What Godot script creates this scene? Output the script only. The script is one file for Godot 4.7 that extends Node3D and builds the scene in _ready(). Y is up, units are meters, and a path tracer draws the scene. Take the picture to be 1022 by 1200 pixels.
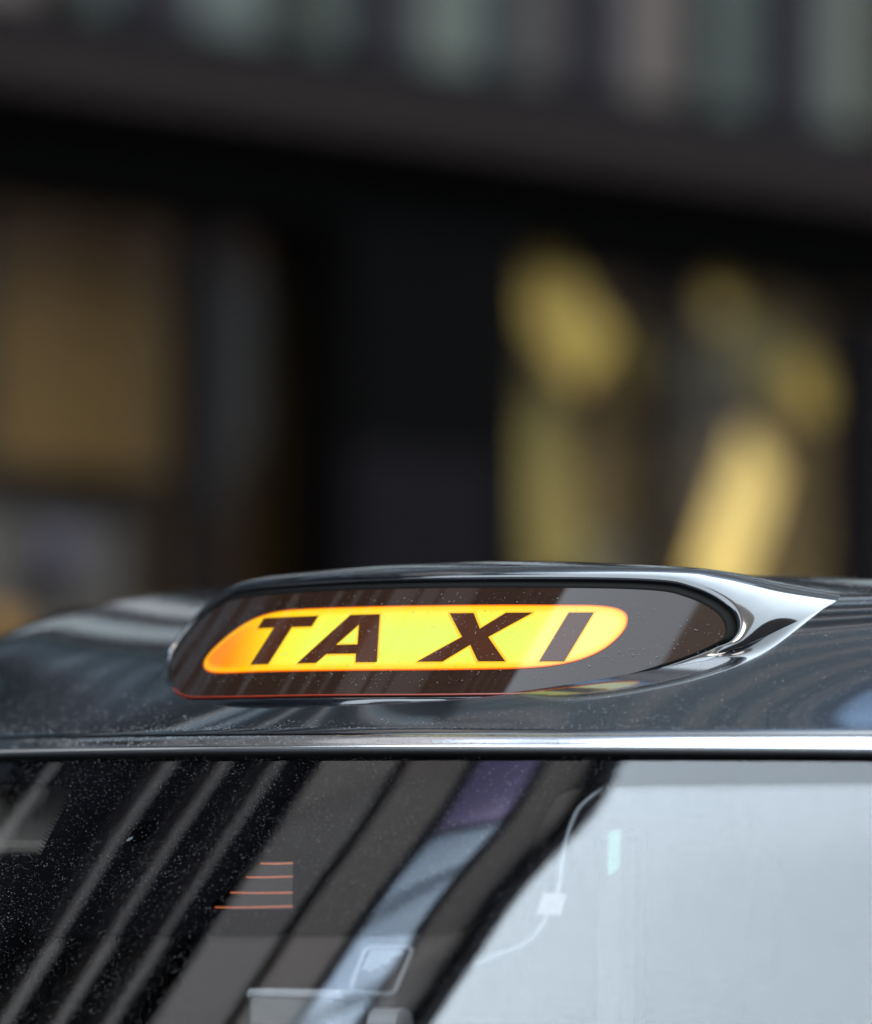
extends Node3D
# A black taxi seen close at its lit roof sign. x runs across the taxi, z forward along it, y up, metres.

const SIGN_Y := 1.839          # height of the middle of the sign's lens
const SIGN_X := -0.012         # middle of the sign across the roof
const RAKE := 0.93             # how far the lens leans back per metre of height
const SAG := 1.2               # how strongly the lens wraps round in plan
const ROOF_Z := 0.085          # front edge of the roof on the centre line
const ROOF_Y := 1.763
const GLASS_Z := 0.100         # top edge of the windscreen glass on the centre line
const GLASS_Y := 1.745
const PLAN := 0.40             # plan curve of roof edge, trim and windscreen
const WALL_X := -9.0           # street front of the office building

var rng := RandomNumberGenerator.new()
var M := {}
var names := {}

# ------------------------------------------------------------------ helpers
func mat(c: Color, rough := 0.6, metal := 0.0) -> StandardMaterial3D:
	# c holds linear base colours
	var m := StandardMaterial3D.new()
	m.albedo_color = c.linear_to_srgb()
	m.roughness = rough
	m.metallic = metal
	return m

func numbered(called: String) -> String:
	if not names.has(called):
		names[called] = 0
		return called
	names[called] += 1
	return "%s_%03d" % [called, names[called]]

func tag(o: Node3D, label: String, category: String, group := "") -> void:
	o.set_meta("label", label)
	o.set_meta("category", category)
	if group != "":
		o.set_meta("group", group)

func thing(called: String, label: String, category: String, at := Vector3.ZERO, group := "") -> Node3D:
	var o := Node3D.new()
	o.name = numbered(called)
	add_child(o)
	o.position = at
	tag(o, label, category, group)
	return o

func put(called: String, mesh: Mesh, m: Material, parent: Node, at := Vector3.ZERO, turn := Vector3.ZERO) -> MeshInstance3D:
	var o := MeshInstance3D.new()
	o.name = called
	o.mesh = mesh
	o.material_override = m
	parent.add_child(o, true)
	o.position = at
	o.rotation = turn
	return o

func struct(called: String, mesh: Mesh, m: Material, at := Vector3.ZERO) -> MeshInstance3D:
	var o := put(called, mesh, m, self, at)
	o.set_meta("kind", "structure")
	return o

var box_cache := {}
func box(size: Vector3, bevel := 0.0) -> Mesh:
	var key := [size.snapped(Vector3.ONE * 0.0005), bevel]
	if box_cache.has(key):
		return box_cache[key]
	var made: Mesh
	if bevel <= 0.0:
		var b := BoxMesh.new()
		b.size = size
		made = b
	else:
		made = bevelled(size, bevel)
	box_cache[key] = made
	return made

func bevelled(size: Vector3, b: float) -> Mesh:
	# a box whose edges are chamfered: 6 faces, 12 edge strips, 8 corners
	var st := SurfaceTool.new()
	st.begin(Mesh.PRIMITIVE_TRIANGLES)
	st.set_smooth_group(-1)
	var h := size / 2.0
	var axes := [Vector3.RIGHT, Vector3.UP, Vector3.BACK]
	var half := [h.x, h.y, h.z]
	var quad := func(p: Array) -> void:
		var n: Vector3 = (p[1] - p[0]).cross(p[2] - p[0])
		var mid: Vector3 = (p[0] + p[1] + p[2] + p[3]) / 4.0
		var order := [0, 2, 1, 0, 3, 2] if n.dot(mid) > 0.0 else [0, 1, 2, 0, 2, 3]
		for k in order:
			st.add_vertex(p[k])
	for a in 3:
		var u := (a + 1) % 3
		var v := (a + 2) % 3
		for s in [-1.0, 1.0]:
			var f: Array = []
			for c in [[-1, -1], [1, -1], [1, 1], [-1, 1]]:
				f.append(axes[a] * half[a] * s + axes[u] * (half[u] - b) * c[0] + axes[v] * (half[v] - b) * c[1])
			quad.call(f)
			for t in [-1.0, 1.0]:
				var e: Array = []
				for c in [-1.0, 1.0]:
					e.append(axes[u] * half[u] * s + axes[v] * (half[v] - b) * t + axes[a] * (half[a] - b) * c)
				for c in [1.0, -1.0]:
					e.append(axes[u] * (half[u] - b) * s + axes[v] * half[v] * t + axes[a] * (half[a] - b) * c)
				quad.call(e)
	for sx in [-1.0, 1.0]:
		for sy in [-1.0, 1.0]:
			for sz in [-1.0, 1.0]:
				var p := [Vector3(h.x * sx, (h.y - b) * sy, (h.z - b) * sz), Vector3((h.x - b) * sx, h.y * sy, (h.z - b) * sz), Vector3((h.x - b) * sx, (h.y - b) * sy, h.z * sz)]
				var n: Vector3 = (p[1] - p[0]).cross(p[2] - p[0])
				for k in ([0, 2, 1] if n.dot(p[0]) > 0.0 else [0, 1, 2]):
					st.add_vertex(p[k])
	st.generate_normals()
	return st.commit()

func sheet(nu: int, nv: int, f: Callable, flip := false, loop_u := false) -> ArrayMesh:
	# a curved sheet through f(u, v), u and v from 0 to 1; its front is on the side of du x dv unless flipped
	var p := PackedVector3Array()
	var uv := PackedVector2Array()
	for j in nv + 1:
		for i in nu + 1:
			p.append(f.call(float(i) / nu, float(j) / nv))
			uv.append(Vector2(float(i) / nu, float(j) / nv))
	var n := PackedVector3Array()
	n.resize(p.size())
	var w := nu + 1
	for j in nv + 1:
		for i in nu + 1:
			var i0 := maxi(i - 1, 0)
			var i1 := mini(i + 1, nu)
			if loop_u and (i == 0 or i == nu):
				i0 = nu - 1
				i1 = 1
			var du := p[j * w + i1] - p[j * w + i0]
			var dv := p[mini(j + 1, nv) * w + i] - p[maxi(j - 1, 0) * w + i]
			var c := du.cross(dv).normalized()
			n[j * w + i] = -c if flip else c
	var idx := PackedInt32Array()
	for j in nv:
		for i in nu:
			var a := j * w + i
			if flip:
				idx.append_array([a, a + 1, a + w + 1, a, a + w + 1, a + w])
			else:
				idx.append_array([a, a + w + 1, a + 1, a, a + w, a + w + 1])
	var arrays := []
	arrays.resize(Mesh.ARRAY_MAX)
	arrays[Mesh.ARRAY_VERTEX] = p
	arrays[Mesh.ARRAY_NORMAL] = n
	arrays[Mesh.ARRAY_TEX_UV] = uv
	arrays[Mesh.ARRAY_INDEX] = idx
	var am := ArrayMesh.new()
	am.add_surface_from_arrays(Mesh.PRIMITIVE_TRIANGLES, arrays)
	return am

func tube(path: PackedVector3Array, r: float, sides := 10, closed := false) -> ArrayMesh:
	var count := path.size()
	var rings := []
	var ref := Vector3.UP
	for k in count:
		var a := path[(k - 1 + count) % count] if closed else path[maxi(k - 1, 0)]
		var b := path[(k + 1) % count] if closed else path[mini(k + 1, count - 1)]
		var t := (b - a).normalized()
		if absf(t.dot(ref)) > 0.95:
			ref = Vector3.RIGHT
		var s := t.cross(ref).normalized()
		rings.append([path[k], s, s.cross(t).normalized()])
	var last := count if closed else count - 1
	return sheet(sides, last, func(u, v):
		var g = rings[int(round(v * last)) % count]
		return g[0] + (g[1] * cos(u * TAU) + g[2] * sin(u * TAU)) * r, true, true)

func spline(c: Array, per: int, closed: bool) -> Array:
	var out := []
	var n := c.size()
	for k in (n if closed else n - 1):
		var a = c[(k - 1 + n) % n] if closed else c[maxi(k - 1, 0)]
		var d = c[(k + 2) % n] if closed else c[mini(k + 2, n - 1)]
		for s in per:
			out.append(c[k].cubic_interpolate(c[(k + 1) % n], a, d, float(s) / per))
	if not closed:
		out.append(c[n - 1])
	return out

# ------------------------------------------------------------------ the taxi's surfaces
func lens_at(x: float, y: float, out := 0.0) -> Vector3:
	return Vector3(x, SIGN_Y + y, -RAKE * y - SAG * (x - SIGN_X) * (x - SIGN_X)) + lens_normal(x) * out

func lens_normal(x: float) -> Vector3:
	return Vector3(2.0 * SAG * (x - SIGN_X), RAKE, 1.0).normalized()

func roof_edge(x: float) -> Vector3:
	return Vector3(x, ROOF_Y - 0.004 * x * x, ROOF_Z - PLAN * x * x)

func roof_height(x: float, z: float) -> float:
	var e := roof_edge(x)
	var t := maxf(e.z - z, 0.0)
	var rise := t * (0.435 + 0.165 * exp(-x * x / 0.0169))
	if rise > 0.046:
		rise = 0.046 + 0.099 * tanh((rise - 0.046) / 0.099)
	var back := maxf(t - 1.2, 0.0)
	var side := maxf(absf(x) - 0.60, 0.0)
	return e.y + rise + 0.1 * x * x * x * x * (1.0 - exp(-t * t / 0.01)) - 0.05 * back * back - 0.8 * side * side

func glass_at(x: float, s: float, down := 0.0) -> Vector3:
	# windscreen: s metres down from its top edge, "down" below the outer face
	var a := deg_to_rad(40.0)
	var c := 0.10
	var b := a + c * s
	var y := (cos(b) - cos(a)) / c
	var z := (sin(b) - sin(a)) / c
	var p := Vector3(x, GLASS_Y - 0.004 * x * x + y, GLASS_Z - (PLAN - ripple(s)) * x * x + z)
	return p - glass_normal(x, s) * down

func ripple(s: float) -> float:
	# the bent glass is a little flatter a hand's breadth below its top edge
	return 0.016 * exp(-pow((s - 0.10) / 0.075, 2.0))

func glass_normal(x: float, s: float) -> Vector3:
	var b := deg_to_rad(40.0) + 0.10 * s
	var du := Vector3(1, -0.008 * x, -2.0 * (PLAN - ripple(s)) * x)
	var dv := Vector3(0, -sin(b), cos(b) - 2.0 * (s - 0.10) / 0.005625 * ripple(s) * x * x)
	var n := dv.cross(du)
	return (n if n.y > 0.0 else -n).normalized()

func plate(poly: PackedVector2Array, out: float, thick: float, at: Callable, normal: Callable, uv_rect := Rect2(), step := 0.004) -> ArrayMesh:
	# a thin solid plate of that outline laid on a curved surface
	var st := SurfaceTool.new()
	st.begin(Mesh.PRIMITIVE_TRIANGLES)
	var lo := Vector2(INF, INF)
	var hi := -lo
	for q in poly:
		lo = lo.min(q)
		hi = hi.max(q)
	var x := lo.x
	while x < hi.x:
		var pieces_here := []
		var y := lo.y
		var tall := step if step > 0.005 else hi.y - lo.y
		while y < hi.y:
			var cell := PackedVector2Array([Vector2(x, y), Vector2(x + step, y), Vector2(x + step, y + tall), Vector2(x, y + tall)])
			pieces_here.append_array(Geometry2D.intersect_polygons(poly, cell))
			y += tall
		for piece in pieces_here:
			var tri := Geometry2D.triangulate_polygon(piece)
			for k in range(0, tri.size(), 3):
				var a: Vector2 = piece[tri[k]]
				var b: Vector2 = piece[tri[k + 1]]
				var c: Vector2 = piece[tri[k + 2]]
				var pa: Vector3 = at.call(a, out)
				if (at.call(b, out) - pa).cross(at.call(c, out) - pa).dot(normal.call(a)) > 0.0:
					var swap := b
					b = c
					c = swap
				for q: Vector2 in [a, b, c]:
					st.set_normal(normal.call(q))
					if uv_rect.has_area():
						st.set_uv((q - uv_rect.position) / uv_rect.size)
					st.add_vertex(at.call(q, out))
		x += step
	var clockwise := Geometry2D.is_polygon_clockwise(poly)
	for k in poly.size():
		var p: Vector2 = poly[k]
		var q: Vector2 = poly[(k + 1) % poly.size()]
		if not clockwise:
			var swap := p
			p = q
			q = swap
		var pieces := maxi(1, int(ceil(p.distance_to(q) / (step * 2.0))))
		for s in pieces:
			var a: Vector2 = p.lerp(q, float(s) / pieces)
			var b: Vector2 = p.lerp(q, float(s + 1) / pieces)
			var v := [at.call(a, out), at.call(b, out), at.call(b, out - thick), at.call(a, out - thick)]
			var n: Vector3 = (v[1] - v[0]).cross(v[3] - v[0]).normalized()
			if uv_rect.has_area():
				st.set_uv((a - uv_rect.position) / uv_rect.size)
			var side: Vector3 = v[0] - at.call(a + (q - p).orthogonal().normalized() * 0.001, out)
			if Geometry2D.is_point_in_polygon(a.lerp(b, 0.5) + (q - p).orthogonal().normalized() * 0.0002, poly) == false:
				side = -side
			var outer := n.dot(side) > 0.0
			st.set_normal(n if outer else -n)
			for t in ([0, 2, 1, 0, 3, 2] if outer else [0, 1, 2, 0, 2, 3]):
				st.add_vertex(v[t])
	return st.commit()

func on_lens(poly: PackedVector2Array, out: float, thick: float, uv_rect := Rect2()) -> ArrayMesh:
	return plate(poly, out, thick, func(q, o): return lens_at(q.x, q.y, o), func(q): return lens_normal(q.x), uv_rect)

func on_glass(poly: PackedVector2Array, down: float, thick: float, step := 0.02) -> ArrayMesh:
	return plate(poly, -down, thick, func(q, o): return glass_at(q.x, q.y, -o), func(q): return glass_normal(q.x, q.y), Rect2(), step)

# ------------------------------------------------------------------ set-up
func _ready() -> void:
	rng.seed = 7
	camera_and_light()
	materials()
	setting()
	office_building()
	terrace_opposite()
	shop_things()
	taxi()

func camera_and_light() -> void:
	var cam := Camera3D.new()
	cam.name = "camera"
	add_child(cam)
	var f := Vector3(-0.6349, 0.0531, -0.7708).normalized()
	var r := Vector3(0.7722, 0.0105, -0.6353)
	r = (r - f * r.dot(f)).normalized()
	var u := r.cross(f)
	cam.transform = Transform3D(Basis(r, u, -f), Vector3(3.5353, 1.65, 4.2132))
	var at := CameraAttributesPhysical.new()
	at.frustum_focal_length = 233.3
	at.frustum_focus_distance = 5.43
	at.frustum_near = 0.05
	at.frustum_far = 400.0
	at.exposure_aperture = 3.0
	cam.attributes = at
	cam.fov = 8.578
	cam.near = 0.05
	cam.far = 400.0
	cam.current = true

	var e := Environment.new()
	e.background_mode = Environment.BG_SKY
	var s := ProceduralSkyMaterial.new()
	s.sky_top_color = Color(0.67, 0.80, 0.92).linear_to_srgb()
	s.sky_horizon_color = Color(0.67, 0.76, 0.85).linear_to_srgb()
	s.sky_curve = 0.2
	s.ground_bottom_color = Color(0.10, 0.10, 0.10)
	s.ground_horizon_color = Color(0.35, 0.35, 0.36)
	s.sun_angle_max = 1.0
	var clouds := FastNoiseLite.new()
	clouds.seed = 3
	clouds.frequency = 0.9
	clouds.fractal_octaves = 5
	var im := Image.create(512, 256, false, Image.FORMAT_RGBA8)
	for y in 256:
		for x in 512:
			var up := (0.5 - (y + 0.5) / 256.0) * PI
			var ro := (x + 0.5) / 512.0 * TAU
			var d := Vector3(cos(ro) * cos(up), sin(up), sin(ro) * cos(up))
			var v := clampf(clouds.get_noise_3dv(d) * 0.5 + 0.5, 0.0, 1.0)
			im.set_pixel(x, y, Color(1, 1, 1, v * v * 0.34))
	s.sky_cover = ImageTexture.create_from_image(im)
	var sky := Sky.new()
	sky.sky_material = s
	e.sky = sky
	e.background_energy_multiplier = 1.0
	e.tonemap_mode = Environment.TONE_MAPPER_LINEAR
	e.tonemap_exposure = 6.4
	e.sdfgi_enabled = true
	e.ssao_enabled = true
	e.ssil_enabled = true
	var we := WorldEnvironment.new()
	we.name = "environment"
	we.environment = e
	add_child(we)

	var sun := DirectionalLight3D.new()
	sun.name = "sun"
	sun.light_energy = 0.15
	sun.light_angular_distance = 25.0
	sun.light_color = Color(1.0, 0.97, 0.93)
	sun.shadow_enabled = true
	add_child(sun)
	sun.rotation = Vector3(deg_to_rad(-62), deg_to_rad(70), 0)

func noise_tex(freq: float, seed_: int, lo: float, hi: float, size := 512, oct := 4) -> NoiseTexture2D:
	var n := FastNoiseLite.new()
	n.seed = seed_
	n.frequency = freq
	n.fractal_octaves = oct
	var t := NoiseTexture2D.new()
	t.width = size
	t.height = size
	t.seamless = true
	t.noise = n
	var g := Gradient.new()
	g.set_color(0, Color(lo, lo, lo))
	g.set_color(1, Color(hi, hi, hi))
	t.color_ramp = g
	return t

func textured(c: Color, rough: float, scale: float, freq: float, seed_: int, lo := 0.7, hi := 1.0, relief := 0.0) -> StandardMaterial3D:
	var m := mat(c, rough)
	m.albedo_texture = noise_tex(freq, seed_, lo, hi)
	m.uv1_triplanar = true
	m.uv1_world_triplanar = true
	m.uv1_scale = Vector3.ONE * scale
	if relief > 0.0:
		m.heightmap_enabled = true
		m.heightmap_texture = m.albedo_texture
		m.heightmap_scale = relief
	return m

func materials() -> void:
	M.asphalt = textured(Color(0.05, 0.05, 0.052), 0.85, 0.7, 0.06, 1, 0.6, 1.0, 0.3)
	M.paving = textured(Color(0.22, 0.21, 0.20), 0.8, 0.5, 0.03, 2, 0.75, 1.0)
	M.kerb = textured(Color(0.3, 0.29, 0.28), 0.8, 0.8, 0.05, 3)
	M.paint_line = textured(Color(0.7, 0.6, 0.1), 0.7, 1.0, 0.05, 4, 0.7, 1.0)
	# taxi
	M.paint = mat(Color(0.004, 0.005, 0.007), 0.12)
	M.paint.clearcoat_enabled = true
	M.paint.clearcoat = 1.0
	M.paint.clearcoat_roughness = 0.02
	M.chrome = mat(Color(0.80, 0.81, 0.83), 0.14, 1.0)
	M.rubber = mat(Color(0.003, 0.003, 0.003), 0.6)
	M.rubber.metallic_specular = 0.15
	M.grained = mat(Color(0.02, 0.021, 0.024), 0.5)
	M.grained.metallic_specular = 0.3
	M.glass = mat(Color(1, 1, 1), 0.0)
	M.glass.albedo_color = Color(0, 0, 0, 0.01)
	M.glass.transparency = BaseMaterial3D.TRANSPARENCY_ALPHA
	M.frit = mat(Color(0.0012, 0.0012, 0.0016), 0.55)
	M.frit.metallic_specular = 0.0
	M.lens = mat(Color(0.012, 0.006, 0.004), 0.04)
	M.lens.metallic_specular = 0.36
	M.letter = mat(Color(0.022, 0.008, 0.004), 0.08)
	M.letter.metallic_specular = 0.36
	M.letter.emission_enabled = true
	M.letter.emission = Color(0.36, 0.16, 0.09)
	M.letter.emission_energy_multiplier = 0.03
	M.red_rim = mat(Color(0.12, 0.012, 0.004), 0.25)
	M.red_rim.emission_enabled = true
	M.red_rim.emission = Color(0.75, 0.12, 0.02)
	M.red_rim.emission_energy_multiplier = 0.006
	M.dust = mat(Color(0.042, 0.044, 0.047), 0.9)
	M.bright_dust = mat(Color(0.11, 0.11, 0.115), 0.9)
	M.cabin = mat(Color(0.012, 0.012, 0.013), 0.8)
	M.pale_trim = mat(Color(0.16, 0.16, 0.165), 0.7)
	M.seat = textured(Color(0.02, 0.02, 0.022), 0.8, 6.0, 0.1, 9)
	M.visor = textured(Color(0.10, 0.085, 0.07), 0.85, 6.0, 0.1, 10)
	M.wire = mat(Color(0.42, 0.085, 0.012), 0.5)
	M.white = textured(Color(0.10, 0.10, 0.105), 0.6, 40.0, 0.02, 11, 0.5, 1.0)
	M.green = textured(Color(0.012, 0.085, 0.05), 0.5, 60.0, 0.05, 12, 0.8, 1.0)
	M.cable = mat(Color(0.03, 0.04, 0.048), 0.5)
	M.plastic = mat(Color(0.065, 0.072, 0.08), 0.45)
	M.foil = textured(Color(0.09, 0.11, 0.125), 0.5, 60.0, 0.03, 13, 0.3, 1.0)
	M.device = mat(Color(0.05, 0.053, 0.056), 0.5)
	M.device_top = mat(Color(0.10, 0.107, 0.117), 0.5)
	M.black = mat(Color(0.003, 0.003, 0.0035), 0.5)
	M.black.metallic_specular = 0.2
	M.sensor = mat(Color(0.0004, 0.0004, 0.0005), 0.5)
	M.sensor.metallic_specular = 0.0
	M.tyre = mat(Color(0.02, 0.02, 0.02), 0.85)
	M.alloy = mat(Color(0.5, 0.5, 0.52), 0.3, 1.0)
	M.lamp_glass = mat(Color(0.7, 0.72, 0.75), 0.1)
	# office building
	M.dark_metal = textured(Color(0.008, 0.007, 0.008), 0.5, 0.8, 0.04, 20, 0.7, 1.0)
	M.fascia = textured(Color(0.0165, 0.0128, 0.0122), 0.55, 0.8, 0.04, 21, 0.75, 1.0)
	M.mullion = textured(Color(0.026, 0.024, 0.028), 0.6, 0.8, 0.04, 46, 0.75, 1.0)
	M.mullion.metallic_specular = 0.06
	M.soffit = mat(Color(0.0016, 0.0015, 0.0015), 0.8)
	for m in [M.dark_metal, M.fascia, M.soffit]:
		m.metallic_specular = 0.06
	M.rib = textured(Color(0.21, 0.19, 0.18), 0.8, 0.6, 0.04, 22, 0.85, 1.0)
	M.spandrel = textured(Color(0.012, 0.012, 0.014), 0.85, 0.6, 0.04, 23, 0.7, 1.0)
	M.spandrel.metallic_specular = 0.1
	M.cladding = []
	for k in 3:
		M.cladding.append(textured([Color(0.34, 0.28, 0.25), Color(0.30, 0.255, 0.23), Color(0.27, 0.24, 0.23)][k], 0.8, 0.5, 0.03, 24 + k, 0.8, 1.0))
	M.joint = mat(Color(0.03, 0.03, 0.036), 0.8)
	M.joint.metallic_specular = 0.2
	M.window_glass = mat(Color(1, 1, 1), 0.02)
	M.window_glass.albedo_color = Color(0, 0, 0, 0.02)
	M.window_glass.metallic_specular = 0.36
	M.window_glass.transparency = BaseMaterial3D.TRANSPARENCY_ALPHA
	M.blue_glass = mat(Color(0.12, 0.20, 0.32), 0.12, 0.6)
	M.violet_glass = mat(Color(0.22, 0.20, 0.44), 0.12, 0.6)
	M.teal_glass = mat(Color(0.03, 0.05, 0.065), 0.06)
	M.slate = textured(Color(0.05, 0.078, 0.10), 0.6, 0.8, 0.04, 45, 0.8, 1.0)
	M.navy = mat(Color(0.018, 0.028, 0.036), 0.4)
	M.navy.metallic_specular = 0.25
	M.blinds = []
	for c in [Color(0.092, 0.115, 0.098), Color(0.105, 0.13, 0.105), Color(0.12, 0.102, 0.088), Color(0.095, 0.115, 0.108)]:
		M.blinds.append(textured(c, 0.85, 0.9, 0.02, 30, 0.75, 1.0))
	M.interior = mat(Color(0.035, 0.026, 0.018), 0.8)
	M.tan = textured(Color(0.15, 0.088, 0.028), 0.8, 1.0, 0.03, 35, 0.7, 1.0)
	M.brown_cloth = textured(Color(0.020, 0.012, 0.005), 0.85, 1.0, 0.03, 39, 0.7, 1.0)
	M.beige = textured(Color(0.15, 0.13, 0.085), 0.8, 1.0, 0.03, 36, 0.7, 1.0)
	M.grey_panel = textured(Color(0.085, 0.08, 0.072), 0.7, 1.0, 0.03, 37, 0.8, 1.0)
	M.plinth = textured(Color(0.006, 0.0053, 0.0065), 0.6, 1.0, 0.03, 38, 0.8, 1.0)
	M.plinth.metallic_specular = 0.06
	for m in [M.tan, M.beige, M.brown_cloth, M.grey_panel, M.interior]:
		m.metallic_specular = 0.05
	M.gold = mat(Color(0.27, 0.185, 0.042), 0.42, 0.2)
	M.gold.metallic_specular = 0.0
	M.bright_gold = mat(Color(0.55, 0.38, 0.115), 0.4, 0.22)
	M.bright_gold.metallic_specular = 0.0
	M.old_gold = mat(Color(0.15, 0.115, 0.033), 0.45, 0.12)
	M.old_gold.metallic_specular = 0.0
	M.backdrop = textured(Color(0.26, 0.17, 0.06), 0.8, 1.2, 0.02, 44, 0.35, 1.0)
	M.backdrop.metallic_specular = 0.0
	M.amber = mat(Color(0.32, 0.16, 0.025), 0.5)
	M.amber.metallic_specular = 0.2
	M.brick = textured(Color(0.16, 0.10, 0.075), 0.9, 0.5, 0.05, 40, 0.7, 1.0)

# ------------------------------------------------------------------ ground
func setting() -> void:
	struct("ground", box(Vector3(300, 0.2, 300)), M.asphalt, Vector3(0, -0.254, 0))
	struct("road", box(Vector3(13.0, 0.05, 200)), M.asphalt, Vector3(2.5, -0.025, 0))
	struct("pavement", box(Vector3(5.4, 0.17, 200)), M.paving, Vector3(-6.85, 0.035, 0))
	struct("pavement_far_side", box(Vector3(4.0, 0.17, 200)), M.paving, Vector3(11.15, 0.035, 0))
	struct("kerb", box(Vector3(0.15, 0.18, 200)), M.kerb, Vector3(-4.07, 0.035, 0))

# ------------------------------------------------------------------ office building behind the taxi and over it
func office_building() -> void:
	var b := thing("office_building", "dark office block with shopfronts below pale ledges, filling the background", "building", Vector3(WALL_X, 0, 0))
	var z0 := -30.0
	var z1 := 14.0
	var mid := (z0 + z1) / 2.0
	var long := z1 - z0
	put("wall", box(Vector3(8.0, 16.9, long)), M.spandrel, b, Vector3(-4.45, 12.45, mid))
	put("rear_wall", box(Vector3(6.4, 4.0, long)), M.interior, b, Vector3(-5.25, 2.0, mid))
	# canopy over the shopfronts
	put("soffit", box(Vector3(0.9, 0.22, long)), M.soffit, b, Vector3(-0.44, 3.61, mid))
	var fa := PackedVector2Array([Vector2(0.15, 3.722), Vector2(0.21, 3.735), Vector2(0.21, 3.83), Vector2(0.15, 3.87), Vector2(-0.4, 3.88), Vector2(-0.4, 3.722)])
	put("fascia", extrude_z(fa, z0, z1), M.fascia, b)
	put("window_sill", box(Vector3(0.46, 0.09, long)), M.dark_metal, b, Vector3(-0.08, 3.927, mid))
	# first floor windows
	var z := -12.66
	while z > z0:
		z -= 0.975
	z += 0.975
	var k := 0
	while z < z1 - 1.0:
		put("mullion", box(Vector3(0.16, 3.7, 0.19), 0.01), M.mullion, b, Vector3(0.02, 5.82, z))
		if z > -26.0 and z < 6.0:
			var drawn: bool = z > -8.4
			if drawn:
				if z > 4.0:
					z += 0.975
					k += 1
					continue
				var dark := put("window", box(Vector3(0.05, 3.72, 0.78)), M.spandrel, b, Vector3(-0.34, 5.79, z + 0.4875))
				for row in 12:
					put("slat", box(Vector3(0.06, 0.19, 0.77), 0.006), M.slate, dark, Vector3(0.10, -1.7 + 0.31 * row, 0))
				z += 0.975
				k += 1
				continue
			var wpart := put("window", box(Vector3(0.05, 1.45 if drawn else 3.72, 0.78)), M.blinds[[1, 0, 2, 3, 1, 2][k % 6]], b, Vector3(-0.34, 6.925 if drawn else 5.79, z + 0.4875))
			if drawn:
				put("dark_glass", box(Vector3(0.04, 2.24, 0.78)), M.navy, wpart, Vector3(0.02, -1.85, 0))
			var tall := 1.45 if drawn else 3.72
			put("pane", box(Vector3(0.012, tall, 0.78)), M.window_glass, wpart, Vector3(0.30, 0, 0))
		z += 0.975
		k += 1
	put("lintel", box(Vector3(0.5, 0.16, long)), M.dark_metal, b, Vector3(0.0, 7.75, mid))
	# pale ledges with dark panels or glass between
	for h in [8.0, 8.95, 9.9, 10.87, 11.86]:
		if h == 8.95:
			continue
		put("ledge", box(Vector3(0.3, 0.20, long), 0.02), M.rib, b, Vector3(-0.1, h, mid))
	for h in [8.47, 9.42, 10.38, 11.36, 12.4]:
		var zz := -28.0
		while zz < -4.5:
			put("glazing", box(Vector3(0.06, 0.66, 1.86)), M.teal_glass, b, Vector3(-0.43, h, zz))
			zz += 1.95
	# stone cladding, ribbon windows, cladding, coping
	for row in [[13.0, 14.7], [15.0, 16.52], [18.78, 20.35]]:
		var zc := z0
		var n := 0
		while zc < z1 - 0.1:
			var high: float = row[1] - row[0]
			if row[0] < 16.0 and zc < -6.0:
				zc += 2.2
				n += 1
				continue
			put("cladding_panel", box(Vector3(0.12, high, 2.17), 0.012), M.cladding[(n * 7 + int(row[0])) % 3], b, Vector3(-0.22 + 0.004 * ((n * 5) % 3), row[0] + high / 2.0, zc + 1.1))
			zc += 2.2
			n += 1
	for row in 14:
		put("louvre", box(Vector3(0.12, 0.15, 22.6), 0.008), M.slate if row % 3 else M.cladding[2], b, Vector3(-0.24, 12.5 + row * 0.295, -18.4))
	put("window_head", box(Vector3(0.2, 0.27, long)), M.joint, b, Vector3(-0.20, 18.64, mid))
	put("window_foot", box(Vector3(0.2, 0.24, long)), M.joint, b, Vector3(-0.20, 16.64, mid))
	var zw := -20.72
	var c := 0
	while zw < 1.4:
		put("ribbon_mullion", box(Vector3(0.1, 1.75, 0.1)), M.joint, b, Vector3(-0.16, 17.63, zw))
		put("ribbon_window", box(Vector3(0.05, 1.75, 0.64)), M.violet_glass if c == 26 or c == 11 else M.blue_glass, b, Vector3(-0.15, 17.63, zw + 0.37))
		zw += 0.74
		c += 1
	put("cladding_end", box(Vector3(0.2, 2.24, z1 - zw)), M.cladding[1], b, Vector3(-0.15, 17.65, (z1 + zw) / 2.0))
	put("coping", box(Vector3(0.6, 0.6, long), 0.03), M.joint, b, Vector3(-0.2, 20.66, mid))
	put("upper_storeys", box(Vector3(7.0, 15.2, 17.0)), M.spandrel, b, Vector3(-3.7, 28.5, 13.3))
	for floor_ in 8:
		put("ledge", box(Vector3(0.5, 0.3, 17.1), 0.02), M.cladding[0], b, Vector3(-0.2, 21.8 + floor_ * 2.0, 13.3))
	# shopfront piers, transoms and frames
	for zp in [-26.0, -21.0, -16.2, -10.9, -5.6, -0.3, 5.0, 10.3]:
		put("pier", box(Vector3(0.2, 3.5, 0.8), 0.015), M.soffit, b, Vector3(0.0, 1.75, zp))
		put("pier_plinth", box(Vector3(0.05, 2.75, 0.66), 0.01), M.plinth, b, Vector3(0.12, 1.47, zp + 0.10))
		for dz in [-2.2, -1.25, 0.86, 2.9]:
			put("shop_mullion", box(Vector3(0.1, 3.4, 0.08), 0.008), M.dark_metal, b, Vector3(-0.08, 1.74, zp + dz))
		put("transom", box(Vector3(0.1, 0.1, 4.2), 0.008), M.dark_metal, b, Vector3(-0.10, 2.72 if zp > -10.0 else 2.2, zp + 2.62))
		for dz in [0.83, 1.72, 2.65, 3.58, 4.45]:
			if zp < 10.0:
				put("shop_pane", box(Vector3(0.012, 3.3, 0.85 if dz > 1.0 else 0.8)), M.window_glass, b, Vector3(-0.08, 1.8, zp + dz))

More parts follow.
